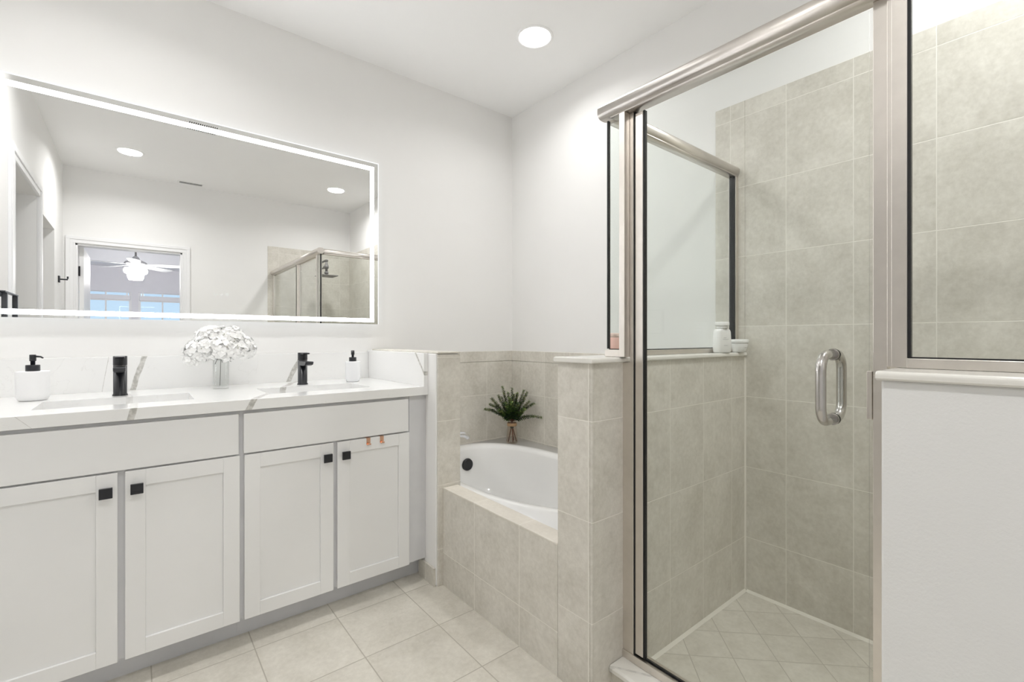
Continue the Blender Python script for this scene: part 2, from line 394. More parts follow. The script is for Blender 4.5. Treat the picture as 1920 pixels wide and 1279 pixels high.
f = MB(); f.box(DX0, DX0+0.016, YS-0.12, YS, 0, DZ).box(DX1-0.016, DX1, YS-0.12, YS, 0, DZ).box(DX0, DX1, YS-0.12, YS, DZ-0.016, DZ)
struct('trim_2', f, M['trim'], 'white jamb lining of the bedroom doorway', bevel=0.001)
f = MB(); casing(f, 'y', 0.652, 1.483, 2.118, 0.085, XWL, 0.014, 1)
struct('trim_3', f, M['trim'], 'white moulded casing around the closet doorway', bevel=0.003)
# open bedroom door (leaf swung into the bedroom)
d = MB(); d.box(DX0+0.018, DX0+0.053, YS-0.10-0.76, YS-0.10, 0.01, DZ-0.02)
dr = struct('door_1', d, M['trim'], 'white bedroom door swung open beyond the doorway', bevel=0.002)
dr['_o'] = [0, 0, 0]
for z in (1.78, 1.0, 0.22):
    h = MB(); h.box(DX0+0.0165, DX0+0.020, YS-0.0995, YS-0.055, z-0.045, z+0.045)
    h.tube([(DX0+0.024, YS-0.062, z-0.047), (DX0+0.024, YS-0.062, z+0.047)], 0.006)
    ho = sub(dr, 'hinge', h, M['black'], bevel=0.001)
    ho['label'] = 'black rounded hinge'
h = MB(); h.lathe([(0.026, 0), (0.026, 0.008), (0.012, 0.012), (0.012, 0.035), (0.027, 0.045), (0.027, 0.06), (0.0, 0.066)], n=20)
bmesh.ops.rotate(h.bm, verts=h.bm.verts[:], cent=(0, 0, 0), matrix=Matrix.Rotation(R(90), 3, 'Y'))
bmesh.ops.translate(h.bm, verts=h.bm.verts[:], vec=(DX0+0.053, YS-0.79, 0.96))
sub(dr, 'door_knob', h, M['black'])
# leaf in the alcove
d = MB(); d.box(-0.98, -0.945, -0.28, 0.36, 0.01, 1.93)
struct('door_2', d, M['trim'], 'white door leaf inside the alcove opening', bevel=0.006)
# bedroom shell
BY = -5.40
f = MB(); f.box(-2.3, -2.2, BY-0.12, YS-0.12, 0, 2.9)
struct('wall_bedroom_west', f, M['bedwall'], 'grey-lilac bedroom side wall on the west')
f = MB(); f.box(2.3, 2.4, BY-0.12, YS-0.12, 0, 2.9)
struct('wall_bedroom_east', f, M['bedwall'], 'grey-lilac bedroom side wall on the east')
f = MB(); f.box(-2.3, XWL-0.1, YS-0.12, YS-0.06, 0, 2.9).box(XE+0.1, 2.4, YS-0.12, YS-0.06, 0, 2.9)
struct('wall_bedroom_north', f, M['bedwall'], 'bedroom wall beside the bathroom doorway')
WX0, WX1, WZ0, WZ1 = -1.55, 1.50, 0.75, 1.955
f = MB(); f.box(-2.3, WX0, BY-0.12, BY, 0, 2.9).box(WX1, 2.4, BY-0.12, BY, 0, 2.9).box(WX0, WX1, BY-0.12, BY, 0, WZ0).box(WX0, WX1, BY-0.12, BY, WZ1, 2.9)
f.box(-0.083, 0.010, BY-0.12, BY, WZ0, WZ1)
struct('wall_bedroom_south', f, M['bedwall'], 'grey-lilac bedroom wall holding the two windows')
f = MB(); f.box(-2.3, 2.4, BY-0.12, YS-0.12, 2.80, 2.9)
f.box(-2.3, 2.4, BY, BY+0.55, 2.38, 2.80).box(-2.3, 2.4, YS-0.5, YS-0.12, 2.38, 2.80).box(-2.3, -1.75, BY, YS-0.12, 2.38, 2.80).box(1.85, 2.4, BY, YS-0.12, 2.38, 2.80)
struct('ceiling', f, M['bedceil'], 'pale bedroom tray ceiling beyond the doorway')
for i, (a, b, mul) in enumerate(((WX0, -0.083, -0.428), (0.010, WX1, 0.357))):
    f = MB(); y0, y1 = BY-0.09, BY-0.05
    f.box(a, a+0.035, y0, y1, WZ0, WZ1).box(b-0.035, b, y0, y1, WZ0, WZ1).box(a+0.035, b-0.035, y0, y1, WZ0, WZ0+0.035).box(a+0.035, b-0.035, y0, y1, WZ1-0.012, WZ1)
    step = (b-a)/3
    ms = [mul, mul-0.75 if i == 0 else mul+0.75]
    for mm in ms: f.box(mm-0.011, mm+0.011, y0+0.005, y1-0.005, WZ0+0.035, WZ1-0.012)
    w = struct('window_%d' % (i+1), f, M['trim'], ('white-framed bedroom window west of the centre post' if i == 0 else 'white-framed bedroom window east of the centre post') + ', blue sky outside')
    w['_o'] = [0, 0, 0]
    g = MB(); g.box(a+0.036, b-0.036, BY-0.073, BY-0.068, WZ0+0.036, WZ1-0.013)
    sub(w, 'window_pane', g, M['pane'])
# blinds (rolled up cassettes) over each window
for i, (a, b) in enumerate(((WX0+0.02, -0.095), (0.022, WX1-0.02))):
    o = thing('roller_blind', ((a+b)/2, BY-0.02, 1.81), 'rolled-up pale grey blind across the %s bedroom window' % ('west' if i == 0 else 'east'), 'blind', 'rolled-up bedroom blinds')
    g = MB(); g.box(a, b, BY-0.045, BY-0.005, 1.812, 1.895)
    build('cassette', g, M['bedceil'], o, bevel=0.008)
    g = MB(); g.box(a+0.01, b-0.01, BY-0.034, BY-0.018, 1.795, 1.8115)
    build('bottom_rail', g, M['trim'], o, bevel=0.003)
    for s_ in (a+0.05, b-0.05):
        g = MB(); g.box(s_-0.01, s_+0.01, BY-0.03, BY-0.02, 1.8955, WZ1-0.001)
        build('bracket', g, M['trim'], o)
# ---- tiled claddings
f = MB(); f.box(XE-0.006, XE, YS, YH0, 0.004, 2.212).box(XE-0.006, XE, YH0, 1.0991, CAPT, 2.212)
struct('trim_4', f, M['t_sh_e'], 'beige wall tiling at the back of the shower', bevel=0.002)
f = MB(); f.box(1.175, XE-0.006, YS, YS+0.006, 0.004, 2.212)
struct('trim_5', f, M['t_sh_n'], 'beige wall tiling on the shower head wall', bevel=0.002)
f = MB(); f.box(1.192, XE, YN-0.006, YN, 0.36, 0.975).box(1.192, XE, YN-0.007, YN, 0.9765, 1.0486)
struct('trim_6', f, M['t_tub_n'], 'beige tiling behind the bathtub faucet end', bevel=0.0025)
f = MB(); f.box(XE-0.006, XE, YH1, YN-0.006, 0.36, 0.975).box(XE-0.007, XE, YH1, YN-0.007, 0.9765, 1.0486)
struct('trim_7', f, M['t_tub_e'], 'beige tiling along the far side of the bathtub', bevel=0.0025)
# stub wall between vanity and tub
f = MB(); f.box(1.0645, 1.186, 1.872, YN, 0, 1.068)
struct('wall_stub', f, M['wall'], 'short white half-height wall between vanity and bathtub', bevel=0.004)
f = MB(); f.box(1.0705, 1.192, 1.864, 1.8715, 0, 1.064).box(1.1865, 1.192, 1.872, YN-0.007, 0.36, 1.064)
f.box(1.0695, 1.1935, 1.8635, YN-0.007, 1.0685, 1.0765)
struct('trim_8', f, M['t_stub'], 'beige tile facing and cap on the short wall by the vanity', bevel=0.003)
# shower half wall
f = MB(); f.box(XH+0.006, XE-0.006, YH0+0.006, YH1-0.006, 0, CAPB)
struct('wall_shower_half', f, M['wall'], 'core of the tiled half wall between tub and shower')
f = MB(); f.box(XH+0.008, XE-0.006, YH0, YH0+0.006, 0.0, CAPB)
struct('trim_9', f, M['t_sh_n'], 'beige tiling on the shower side of the half wall')
f = MB(); f.box(XH, XH+0.006, YH0+0.009, YH1-0.001, 0, CAPB)
f.prism([(XH+0.001, YH0+0.0085), (XH+0.0005, YH0+0.004), (XH+0.003, YH0+0.0008), (XH+0.0078, YH0), (XH+0.0078, YH0+0.0085)], 0, CAPB, 'z')
struct('trim_10', f, M['t_hw_w'], 'beige tiles on the end of the shower half wall', bevel=0.001)
f = MB(); f.box(XH+0.006, XE-0.006, YH1-0.006, YH1, 0.36, CAPB)
struct('trim_11', f, M['t_tub_n'], 'beige tiling on the tub side of the half wall')
capprof = lambda a0, a1: [(a0, CAPB+0.004), (a0+0.003, CAPB), (a1-0.003, CAPB), (a1, CAPB+0.004), (a1, CAPT-0.005), (a1-0.005, CAPT), (a0+0.005, CAPT), (a0, CAPT-0.005)]
f = MB(); f.prism(capprof(0.9505, 1.123), 1.085, XE-0.0065, 'x')
struct('trim_12', f, M['marble'], 'cream marble cap on the half wall between tub and shower', bevel=0.003)
# pony wall right of the door
YP = 0.243
f = MB(); f.box(XH, 1.252, YS, YP, 0, CAPB)
struct('wall_pony', f, M['ponywall'], 'white half-height wall to the right of the shower door', bevel=0.004)
f = MB(); f.box(1.2525, 1.259, YS+0.006, YP, 0.004, CAPB)
struct('trim_13', f, M['t_sh_w'], 'beige tiling on the shower side of the right half wall')
f = MB(); f.prism(capprof(1.085, 1.285), YS, YP+0.007, 'y')
struct('trim_14', f, M['marble'], 'cream marble cap on the white half wall right of the shower door', bevel=0.003)
# curb
f = MB(); f.box(1.192, 1.304, YP, YH0, 0, 0.066)
struct('trim_15', f, M['t_base'], 'tiled shower curb under the door')
f = MB(); f.prism([(1.178, 0.07), (1.182, 0.066), (1.314, 0.066), (1.318, 0.07), (1.318, 0.082), (1.312, 0.088), (1.184, 0.088), (1.178, 0.082)], YP+0.001, YH0-0.001, 'y')
struct('trim_16', f, M['marble_curb'], 'cream marble slab with grey veins on the shower curb', bevel=0.002)
f = MB(); c_ = 0.010
f.prism([(YH0-0.0005, 0.0045), (YH0-c_, 0.0045), (YH0-0.0005, 0.004+c_)], 1.305, XE-0.0065, 'x')
f.prism([(XE-0.0065, 0.0045), (XE-0.0065-c_, 0.0045), (XE-0.0065, 0.004+c_)], YS+0.0065, YH0-c_, 'y')
f.prism([(XE-0.0065, YH0-0.0005), (XE-0.0065-0.006, YH0-0.0005), (XE-0.0065, YH0-0.0065)], 0.004+c_, CAPB-0.001, 'z')
struct('trim_19', f, plain('cream_caulk', (0.80, 0.77, 0.70), 0.6), 'cream caulk line around the shower floor and in the corner')
# tub apron
f = MB(); f.box(1.0977, 1.16, YH1, 1.8635, 0, 0.4475)
struct('trim_17', f, M['t_apron'], 'beige tiled front of the bathtub surround')
f = MB(); f.box(1.0970, 1.176, YH1, 1.8630, 0.4415, 0.4495)
struct('trim_18', f, M['t_deck'], 'beige tiled ledge along the bathtub', bevel=0.002)
# baseboards
f = MB(); f.box(1.054, 1.0642, 1.874, 2.02, 0, 0.083)
struct('baseboard_stub', f, M['t_base'], 'beige tile baseboard on the short wall by the vanity', bevel=0.001)
f = MB(); f.box(XWL, XWL+0.01, YS, -0.217, 0, 0.083).box(XWL, XWL+0.01, 1.568, 1.95, 0, 0.083)
struct('baseboard_west', f, M['t_base'], 'beige tile baseboard on the west wall')
f = MB(); f.box(DX1+0.066, 1.175, YS, YS+0.01, 0, 0.083)
struct('baseboard_south', f, M['t_base'], 'beige tile baseboard on the south wall')

# ================================================================ VANITY
def door_panel(x0, x1, z0, z1, yf, st=0.052, dep=0.008, th=0.019):
    m = MB(); yb = yf + th
    m.box(x0, x0+st, yf, yb, z0, z1).box(x1-st, x1, yf, yb, z0, z1)
    m.box(x0+st, x1-st, yf, yb, z0, z0+st).box(x0+st, x1-st, yf, yb, z1-st, z1)
    m.box(x0+st, x1-st, yf+dep, yb-0.001, z0+st, z1-st)
    return m
YD = 1.9547
def cabinet(x0, x1, doors, drawer, label, filler):
    t = thing('vanity_cabinet', ((x0+x1)/2, 2.3, 0), label, 'cabinet')
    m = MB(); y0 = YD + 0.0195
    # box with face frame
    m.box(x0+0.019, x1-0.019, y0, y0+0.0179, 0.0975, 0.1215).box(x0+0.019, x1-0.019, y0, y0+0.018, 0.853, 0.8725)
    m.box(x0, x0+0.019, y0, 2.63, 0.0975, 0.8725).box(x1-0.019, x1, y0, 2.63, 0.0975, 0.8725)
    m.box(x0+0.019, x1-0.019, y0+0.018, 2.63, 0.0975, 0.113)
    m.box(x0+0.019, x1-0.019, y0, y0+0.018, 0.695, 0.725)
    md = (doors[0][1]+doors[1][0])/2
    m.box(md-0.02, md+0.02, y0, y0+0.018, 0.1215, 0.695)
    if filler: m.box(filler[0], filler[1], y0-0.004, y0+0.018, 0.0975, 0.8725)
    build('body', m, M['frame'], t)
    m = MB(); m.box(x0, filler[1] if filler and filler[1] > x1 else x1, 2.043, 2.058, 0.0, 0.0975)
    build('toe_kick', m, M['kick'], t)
    m = MB(); m.box(drawer[0], drawer[1], YD, YD+0.019, 0.713, 0.860)
    build('drawer_front', m, M['cab'], t, bevel=0.0015)
    for k, (a, b) in enumerate(doors):
        dd = build('door', door_panel(a, b, 0.097, 0.7065, YD), M['cab'], t, bevel=0.0012)
        kx = (b-0.028) if k == 0 else (a+0.030)
        kn = MB(); kn.box(kx-0.0165, kx+0.0165, YD-0.026, YD-0.016, 0.651-0.0165, 0.651+0.0165)
        kn.lathe([(0.006, 0), (0.0055, 0.016)], n=12)
        # turn the little stem to point outwards
        vs = [v for v in kn.bm.verts if v.co.z < 0.1]
        bmesh.ops.rotate(kn.bm, verts=vs, cent=(0, 0, 0), matrix=Matrix.Rotation(R(90), 3, 'X'))
        bmesh.ops.translate(kn.bm, verts=vs, vec=(kx, YD, 0.651))
        sub(dd, 'knob', kn, M['black'], bevel=0.001)['label'] = 'square black knob'
    return t
cabinet(-0.450, 0.2955, ((-0.375, -0.0500), (-0.0315, 0.2928)), (-0.375, 0.2890), 'white shaker cabinet under the left sink, left of the rose gold hooks', (XWL+0.002, -0.45))
cabinet(0.2960, 0.9800, ((0.3080, 0.6310), (0.6470, 0.9730)), (0.3052, 0.9690), 'white shaker cabinet nearest the bathtub with two hooks over its door', (0.98, 1.0635))

for k, hx in enumerate((0.779, 0.840)):
    m = MB(); w = 0.0085
    prof = [(YD-0.0012, 0.688), (YD-0.0012, 0.7075), (YD+0.020, 0.7075), (YD+0.020, 0.690), (YD+0.0192, 0.690), (YD+0.0192, 0.7068), (YD-0.0002, 0.7068), (YD-0.0002, 0.688)]
    m.prism(prof, hx-w, hx+w, 'x')
    t = thing('over_door_hook', (hx, YD, 0.688), 'rose gold hook hung over the right cabinet door, %s' % ('nearer the black knob' if k == 0 else 'nearer the bathtub'), 'hook', 'rose gold hooks over the cabinet door')
    build('strap', m, M['rose'], t)
    m = MB(); m.prism([(hx-w, 0.688), (hx+w, 0.688), (hx+w, 0.680), (hx+w*0.6, 0.6755), (hx-w*0.6, 0.6755), (hx-w, 0.680)], YD-0.0012, YD-0.0002, 'y')
    m.prism([(YD-0.0012, 0.680), (YD-0.0012, 0.678), (YD-0.012, 0.678), (YD-0.016, 0.684), (YD-0.0145, 0.6848), (YD-0.011, 0.680)], hx-w*0.8, hx+w*0.8, 'x')
    build('hook_tip', m, M['rose'], t)

# counter with two sink holes
XC0, XC1, YC0, YC1, ZT, ZB = XWL+0.001, 1.0435, 1.945, 2.6155, 0.9127, 0.8740
HOLES = ((-0.262, 0.165, 2.085, 2.335), (0.415, 0.842, 2.085, 2.335))
t = thing('countertop', (0.26, 2.28, ZB), 'white quartz countertop with grey veins and two undermount sinks', 'countertop')
m = MB()
xs = sorted([XC0, XC1] + [h[0] for h in HOLES] + [h[1] for h in HOLES])
for a, b in zip(xs, xs[1:]):
    hole = any(abs(a-h[0]) < 1e-6 for h in HOLES)
    segs = ((YC0+0.002, HOLES[0][2]), (HOLES[0][3], YC1)) if hole else ((YC0+0.002, YC1),)
    for y0, y1 in segs: m.box(a, b, y0, y1, ZB, ZT)
bmesh.ops.remove_doubles(m.bm, verts=m.bm.verts[:], dist=1e-5)
fs = {}
for fc in m.bm.faces:
    k = tuple(sorted(v.index for v in fc.verts))
m.bm.verts.index_update()
dup = {}
for fc in list(m.bm.faces):
    k = tuple(sorted(v.index for v in fc.verts)); dup.setdefault(k, []).append(fc)
dl = [q for v in dup.values() if len(v) > 1 for q in v]
bmesh.ops.delete(m.bm, geom=dl, context='FACES')
slab = build('slab', m, M['q_top'], t)
m = MB(); m.box(XC0, XC1+0.0205, YC0, YC0+0.0019, ZB, ZT)
build('front_edge', m, M['q_front'], t, bevel=0.0008)
m = MB(); m.box(XC0, 1.0435, YC1+0.0005, YN-0.0005, ZT-0.01, 1.060)
build('backsplash', m, M['q_splash'], t, bevel=0.0015)
m = MB(); m.box(1.0440, 1.0642, YC0+0.0022, YN-0.0005, ZT-0.012, 1.070)
build('side_splash', m, M['q_side'], t, bevel=0.0015)

for k, h in enumerate(HOLES):
    t = thing('sink', ((h[0]+h[1])/2, (h[2]+h[3])/2, 0.75), 'white rectangular undermount sink %s' % ('below the left faucet, nearer the camera' if k == 0 else 'below the right faucet, nearer the bathtub'), 'sink', 'undermount vanity sinks')
    m = MB(); x0, x1, y0, y1 = h[0]-0.006, h[1]+0.006, h[2]-0.006, h[3]+0.006
    rings = []
    for ins, z, r in ((-0.015, ZB-0.001, 0.03), (0.0, ZB-0.001, 0.025), (0.006, 0.80, 0.03), (0.018, 0.762, 0.04), (0.05, 0.752, 0.04), (0.17 if False else 0.11, 0.750, 0.03)):
        rings.append([m.bm.verts.new((p[0], p[1], z)) for p in rrect(x0+ins, x1-ins, y0+ins, y1-ins, r)])
    out = []
    for ins, z, r in ((0.11, 0.742, 0.03), (0.01, 0.752, 0.04), (-0.004, 0.80, 0.03), (-0.015, ZB-0.008, 0.03)):
        out.append([m.bm.verts.new((p[0], p[1], z)) for p in rrect(x0+ins, x1-ins, y0+ins, y1-ins, r)])
    def loft(rr):
        for A, B in zip(rr, rr[1:]):
            n = len(A)
            for i in range(n):
                q = m.bm.faces.new((A[i], A[(i+1) % n], B[(i+1) % n], B[i])); q.smooth = True
    loft(rings); loft(out); loft([out[-1], rings[0]])
    m.bm.faces.new(rings[-1]); m.bm.faces.new(out[0])
    build('basin', m, M['porc'], t)
    m = MB(); m.lathe([(0.0, 0.0), (0.022, 0.0), (0.022, 0.003), (0.017, 0.005), (0.0, 0.004)], ((x0+x1)/2, (y0+y1)/2, 0.7503), n=20)
    build('drain', m, M['black'], t)['label'] = 'black pop-up drain'

def faucet(x, y, label):
    t = thing('faucet', (x, y, ZT+0.0004), label, 'faucet', 'black single-handle faucets')
    r = 0.0215
    m = MB(); m.lathe([(0.0245, 0), (0.0245, 0.003), (r, 0.006), (r, 0.118), (0.0, 0.118)], (x, y, ZT+0.0004), n=36)
    build('body', m, M['black'], t)
    # spout: flat wedge leaving the body towards the basin
    m = MB()
    prof = [(y-0.010, ZT+0.116), (y-0.118, ZT+0.1165), (y-0.121, ZT+0.112), (y-0.112, ZT+0.101), (y-0.085, ZT+0.095), (y-0.010, ZT+0.094)]
    m.prism(prof, x-0.0185, x+0.0185, 'x')
    build('spout', m, M['black'], t, bevel=0.0025)
    m = MB(); m.lathe([(r, 0.1195), (r+0.0006, 0.121), (r+0.0006, 0.154), (r, 0.1565), (0.0, 0.1565)], (x, y, ZT), n=36)
    hd = build('handle', m, M['black'], t)
    m = MB(); m.prism([(y-0.012, ZT+0.1565), (y-0.066, ZT+0.1565), (y-0.070, ZT+0.154), (y-0.064, ZT+0.1495), (y-0.02, ZT+0.1475), (y-0.012, ZT+0.150)], x-0.015, x+0.015, 'x')
    sub(hd, 'lever', m, M['black'], bevel=0.0015)
    m = MB(); m.lathe([(0.0212, 0.1182), (0.0212, 0.1193), (0.0, 0.1193)], (x, y, ZT), n=36)
    build('seam_ring', m, M['steel'], t)
    return t
faucet(-0.054, 2.415, 'black single-handle faucet at the left sink, nearer the camera')
faucet(0.6315, 2.420, 'black single-handle faucet at the right sink, nearer the bathtub')

def dispenser(x, y, r, h, label, mat, matl, rot, ph=1.0, wall=False):
    t = thing('soap_dispenser', (x, y, ZT), label, 'soap dispenser')
    m = MB()
    m.lathe([(0.0, 0.0), (r*0.80, 0.0), (r*0.86, 0.002), (r*0.97, h*0.12), (r, h*0.22), (r, h*0.97), (r*0.985, h*0.992), (r*0.95, h), (0, h)], (x, y, ZT+0.001), n=40)
    build('bottle', m, mat, t)
    z = ZT + 0.001 + h
    rc = 0.0195*ph
    m = MB(); m.lathe([(rc, 0), (rc, 0.0215*ph), (rc*0.96, 0.0225*ph), (0.0, 0.0225*ph)], (x, y, z), n=30)
    build('collar', m, M['black'], t)
    m = MB(); m.lathe([(0.0065*ph, 0.0225*ph), (0.0065*ph, 0.036*ph), (0.0092*ph, 0.037*ph), (0.0092*ph, 0.0585*ph), (0.0085*ph, 0.060*ph), (0.0, 0.060*ph)], (x, y, z), n=20)
    pump = build('pump', m, M['black'], t)
    c, s = math.cos(rot), math.sin(rot)
    zz = z + 0.053*ph
    m = MB(); m.tube([(x, y, zz), (x+0.014*c, y+0.014*s, zz), (x+0.024*c, y+0.024*s, zz-0.001), (x+0.031*c, y+0.031*s, zz-0.006)], [0.0042, 0.0036, 0.003, 0.0026], n=10)
    sub(pump, 'nozzle', m, M['black'])
    return t
dispenser(-0.298, 2.420, 0.0455, 0.106, 'squat white ceramic soap dispenser with black pump at the left end of the counter', M['ceramic'], None, R(-25))
dispenser(0.8800, 2.420, 0.0372, 0.105, 'slimmer glossy white soap dispenser with black pump near the bathtub', M['milk'], None, R(-120), 0.95)

# vase with hydrangeas
VX, VY = 0.292, 2.445
t = thing('glass_vase', (VX, VY, ZT), 'clear glass cylinder vase on the counter between the sinks', 'vase')
m = MB(); m.lathe([(0.0, 0.001), (0.030, 0.001), (0.031, 0.004), (0.031, 0.135), (0.0295, 0.135), (0.029, 0.012), (0.0, 0.010)], (VX, VY, ZT), n=36, cap=False)
build('cylinder', m, M['vase'], t)
t = thing('hydrangea_bouquet', (VX, VY, ZT+0.012), 'bunch of white hydrangeas standing in the clear glass vase', 'flowers')
heads = [(-0.085, 0.0, 0.170, 0.048), (-0.035, 0.01, 0.225, 0.055), (0.03, -0.01, 0.222, 0.056), (0.085, 0.005, 0.180, 0.050), (0.0, -0.035, 0.178, 0.055), (-0.055, -0.03, 0.185, 0.045), (0.055, -0.035, 0.178, 0.045), (0.0, 0.035, 0.215, 0.05), (-0.105, 0.0, 0.135, 0.028)]
rng = random.Random(3)
for k, (dx, dy, dz, r) in enumerate(heads):
    m = MB(); c = Vector((VX+dx, VY+dy, ZT+dz))
    n = int(130*(r/0.05)**2)
    for i in range(n):
        zf = 1 - 2*(i+0.5)/n
        if zf < -0.75: continue
        ph = i*2.399963
        d = Vector((math.sqrt(1-zf*zf)*math.cos(ph), math.sqrt(1-zf*zf)*math.sin(ph), zf*0.9))
        d = (d + Vector((rng.uniform(-.12, .12), rng.uniform(-.12, .12), rng.uniform(-.12, .12)))).normalized()
        p = c + d*r*rng.uniform(0.82, 1.16)
        a = d.orthogonal().normalized(); b = d.cross(a)
        rot = rng.uniform(0, PI)
        for q in range(4):
            th = rot + q*PI/2
            e = (a*math.cos(th) + b*math.sin(th)); s_ = (-a*math.sin(th) + b*math.cos(th))
            L = rng.uniform(0.0125, 0.0175); wd = L*0.52
            lift = rng.uniform(-0.001, 0.007)
            pts = [p, p+e*L*0.45+s_*wd+d*0.002, p+e*L*0.9+s_*wd*0.6+d*lift, p+e*L+d*(lift-0.001), p+e*L*0.9-s_*wd*0.6+d*lift, p+e*L*0.45-s_*wd+d*0.002]
            f_ = m.bm.faces.new([m.bm.verts.new(v) for v in pts]); f_.smooth = True
    core = bmesh.ops.create_icosphere(m.bm, subdivisions=2, radius=r*0.84, matrix=Matrix.Translation(c))
    ho = build('flower_head', m, M['petal'], t)
    # dark eyes, visible on the front heads
    if k in (2, 4, 6, 5, 8):
        for i in range({4: 5, 2: 5, 6: 4, 5: 1, 8: 1}[k]):
            m = MB(); d = Vector((rng.uniform(-0.75, 0.35), -1, rng.uniform(-0.35, 0.5))).normalized()
            bmesh.ops.create_icosphere(m.bm, subdivisions=1, radius=0.0022, matrix=Matrix.Translation(c + d*(r*1.06)))
            sub(ho, 'flower_eye', m, M['budeye'])
for a, b in (((-0.008, 0.0, 0.148), (-0.026, -0.028, 0.112)), ((-0.012, -0.02, 0.152), (0.036, -0.03, 0.122)), ((0.0, 0.0, 0.15), (0.003, -0.012, 0.118)), ((0.0, 0.0, 0.15), (-0.004, 0.002, 0.014))):
    m = MB(); m.tube([(VX+a[0], VY+a[1], ZT+a[2]), (VX+b[0], VY+b[1], ZT+b[2])], 0.0011, n=6)
    build('stem', m, M['stem'], t)

# ================================================================ MIRROR
MX0, MX1, MZ0, MZ1 = -0.470, 1.096, 1.221, 2.160
YM = 2.596
t = thing('led_mirror', ((MX0+MX1)/2, YN-0.001, MZ0), 'large frameless rectangular mirror with a glowing light band', 'mirror')
m = MB(); m.box(MX0+0.03, MX1-0.03, YM+0.006, YN-0.001, MZ0+0.03, MZ1-0.03)
build('housing', m, M['trim'], t)
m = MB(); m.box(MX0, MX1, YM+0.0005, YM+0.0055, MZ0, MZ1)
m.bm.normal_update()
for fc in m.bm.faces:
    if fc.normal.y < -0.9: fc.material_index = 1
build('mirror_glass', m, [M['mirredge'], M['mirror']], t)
M['edgeshine'] = emit('painted_edge_highlight', (0.97, 0.99, 1.0), 1.15)  # glowing strips paint the highlight on the mirror's polished front edge
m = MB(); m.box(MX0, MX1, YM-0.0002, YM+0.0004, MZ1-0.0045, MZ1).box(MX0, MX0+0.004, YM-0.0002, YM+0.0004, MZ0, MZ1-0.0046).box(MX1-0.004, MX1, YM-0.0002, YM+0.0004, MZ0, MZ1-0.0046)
build('edge_highlight', m, M['edgeshine'], t)
o_, w_ = 0.028, 0.022
x0, x1, z0, z1 = MX0+o_, MX1-o_, MZ0+0.012, MZ1-o_
yb0, yb1 = YM-0.0003, YM+0.0004
m = MB(); m.box(x0, x1, yb0, yb1, z1-w_, z1).box(x0, x1, yb0, yb1, z0, z0+w_-0.002).box(x0, x0+w_, yb0, yb1, z0+w_-0.002, z1-w_).box(x1-w_, x1, yb0, yb1, z0+w_-0.002, z1-w_)
build('light_band', m, M['led'], t)
for k, bx in enumerate((0.288, 0.3115, 0.335)):
    m = MB(); n = 24; r0, r1 = 0.0048, 0.0060
    a0, a1 = ((R(-200), R(20)), (R(-180), R(40)), (0, 2*PI))[k]
    for i in range(n):
        ta, tb = a0+(a1-a0)*i/n, a0+(a1-a0)*(i+1)/n
        m.face([(bx+r0*math.cos(ta), YM-0.0002, 1.350+r0*math.sin(ta)), (bx+r1*math.cos(ta), YM-0.0002, 1.350+r1*math.sin(ta)), (bx+r1*math.cos(tb), YM-0.0002, 1.350+r1*math.sin(tb)), (bx+r0*math.cos(tb), YM-0.0002, 1.350+r0*math.sin(tb))])
    if k == 2: m.face([(bx+0.0018*math.cos(2*PI*i/10), YM-0.0002, 1.350+0.0018*math.sin(2*PI*i/10)) for i in range(10)])
    if k == 0: m.face([(bx-0.006, YM-0.0002, 1.350), (bx-0.0048, YM-0.0002, 1.350), (bx-0.0048, YM-0.0002, 1.358), (bx-0.006, YM-0.0002, 1.358)])
    if k == 1: m.face([(bx, YM-0.0002, 1.350), (bx+0.001, YM-0.0002, 1.3495), (bx+0.003, YM-0.0002, 1.354), (bx+0.002, YM-0.0002, 1.3545)])
    build('touch_button', m, M['icon'], t)

# ================================================================ CEILING LIGHTS / VENTS
LIGHTS = ((1.654, 1.851, 'round recessed ceiling light over the bathtub corner'), (-0.05, 0.0055, 'recessed ceiling light seen left in the mirror'), (1.678, 0.0713, 'recessed ceiling light seen right in the mirror, over the shower'), (-0.05, 1.80, 'recessed ceiling light above the left sink'))
for (x, y, lb), pw in zip(LIGHTS, (0.52, 1.15, 1.00, 0.85)):
    t = thing('ceiling_light', (x, y, ZC-0.006), lb, 'ceiling light', 'recessed ceiling lights')
    m = MB(); m.lathe([(0.099, 0.006), (0.099, 0.003), (0.094, 0.0), (0.088, 0.0), (0.084, 0.003), (0.084, 0.0055)], (x, y, ZC-0.0065), n=48, cap=False)
    build('trim_ring', m, M['ceil'], t)
    m = MB(); m.lathe([(0.084, 0.0), (0.0, 0.0)], (x, y, ZC-0.004), n=48, cap=False)
    build('lens', m, M['lamp'], t)
    ld = bpy.data.lights.new('lamp_light', 'AREA'); ld.shape = 'DISK'; ld.size = 0.16; ld.energy = LAMP_W * pw; ld.spread = R(152); ld.color = (1.0, 0.994, 0.99)
    lo_ = bpy.data.objects.new('lamp_light', ld); COL.objects.link(lo_); lo_.parent = t; lo_.location = (0, 0, -0.004)
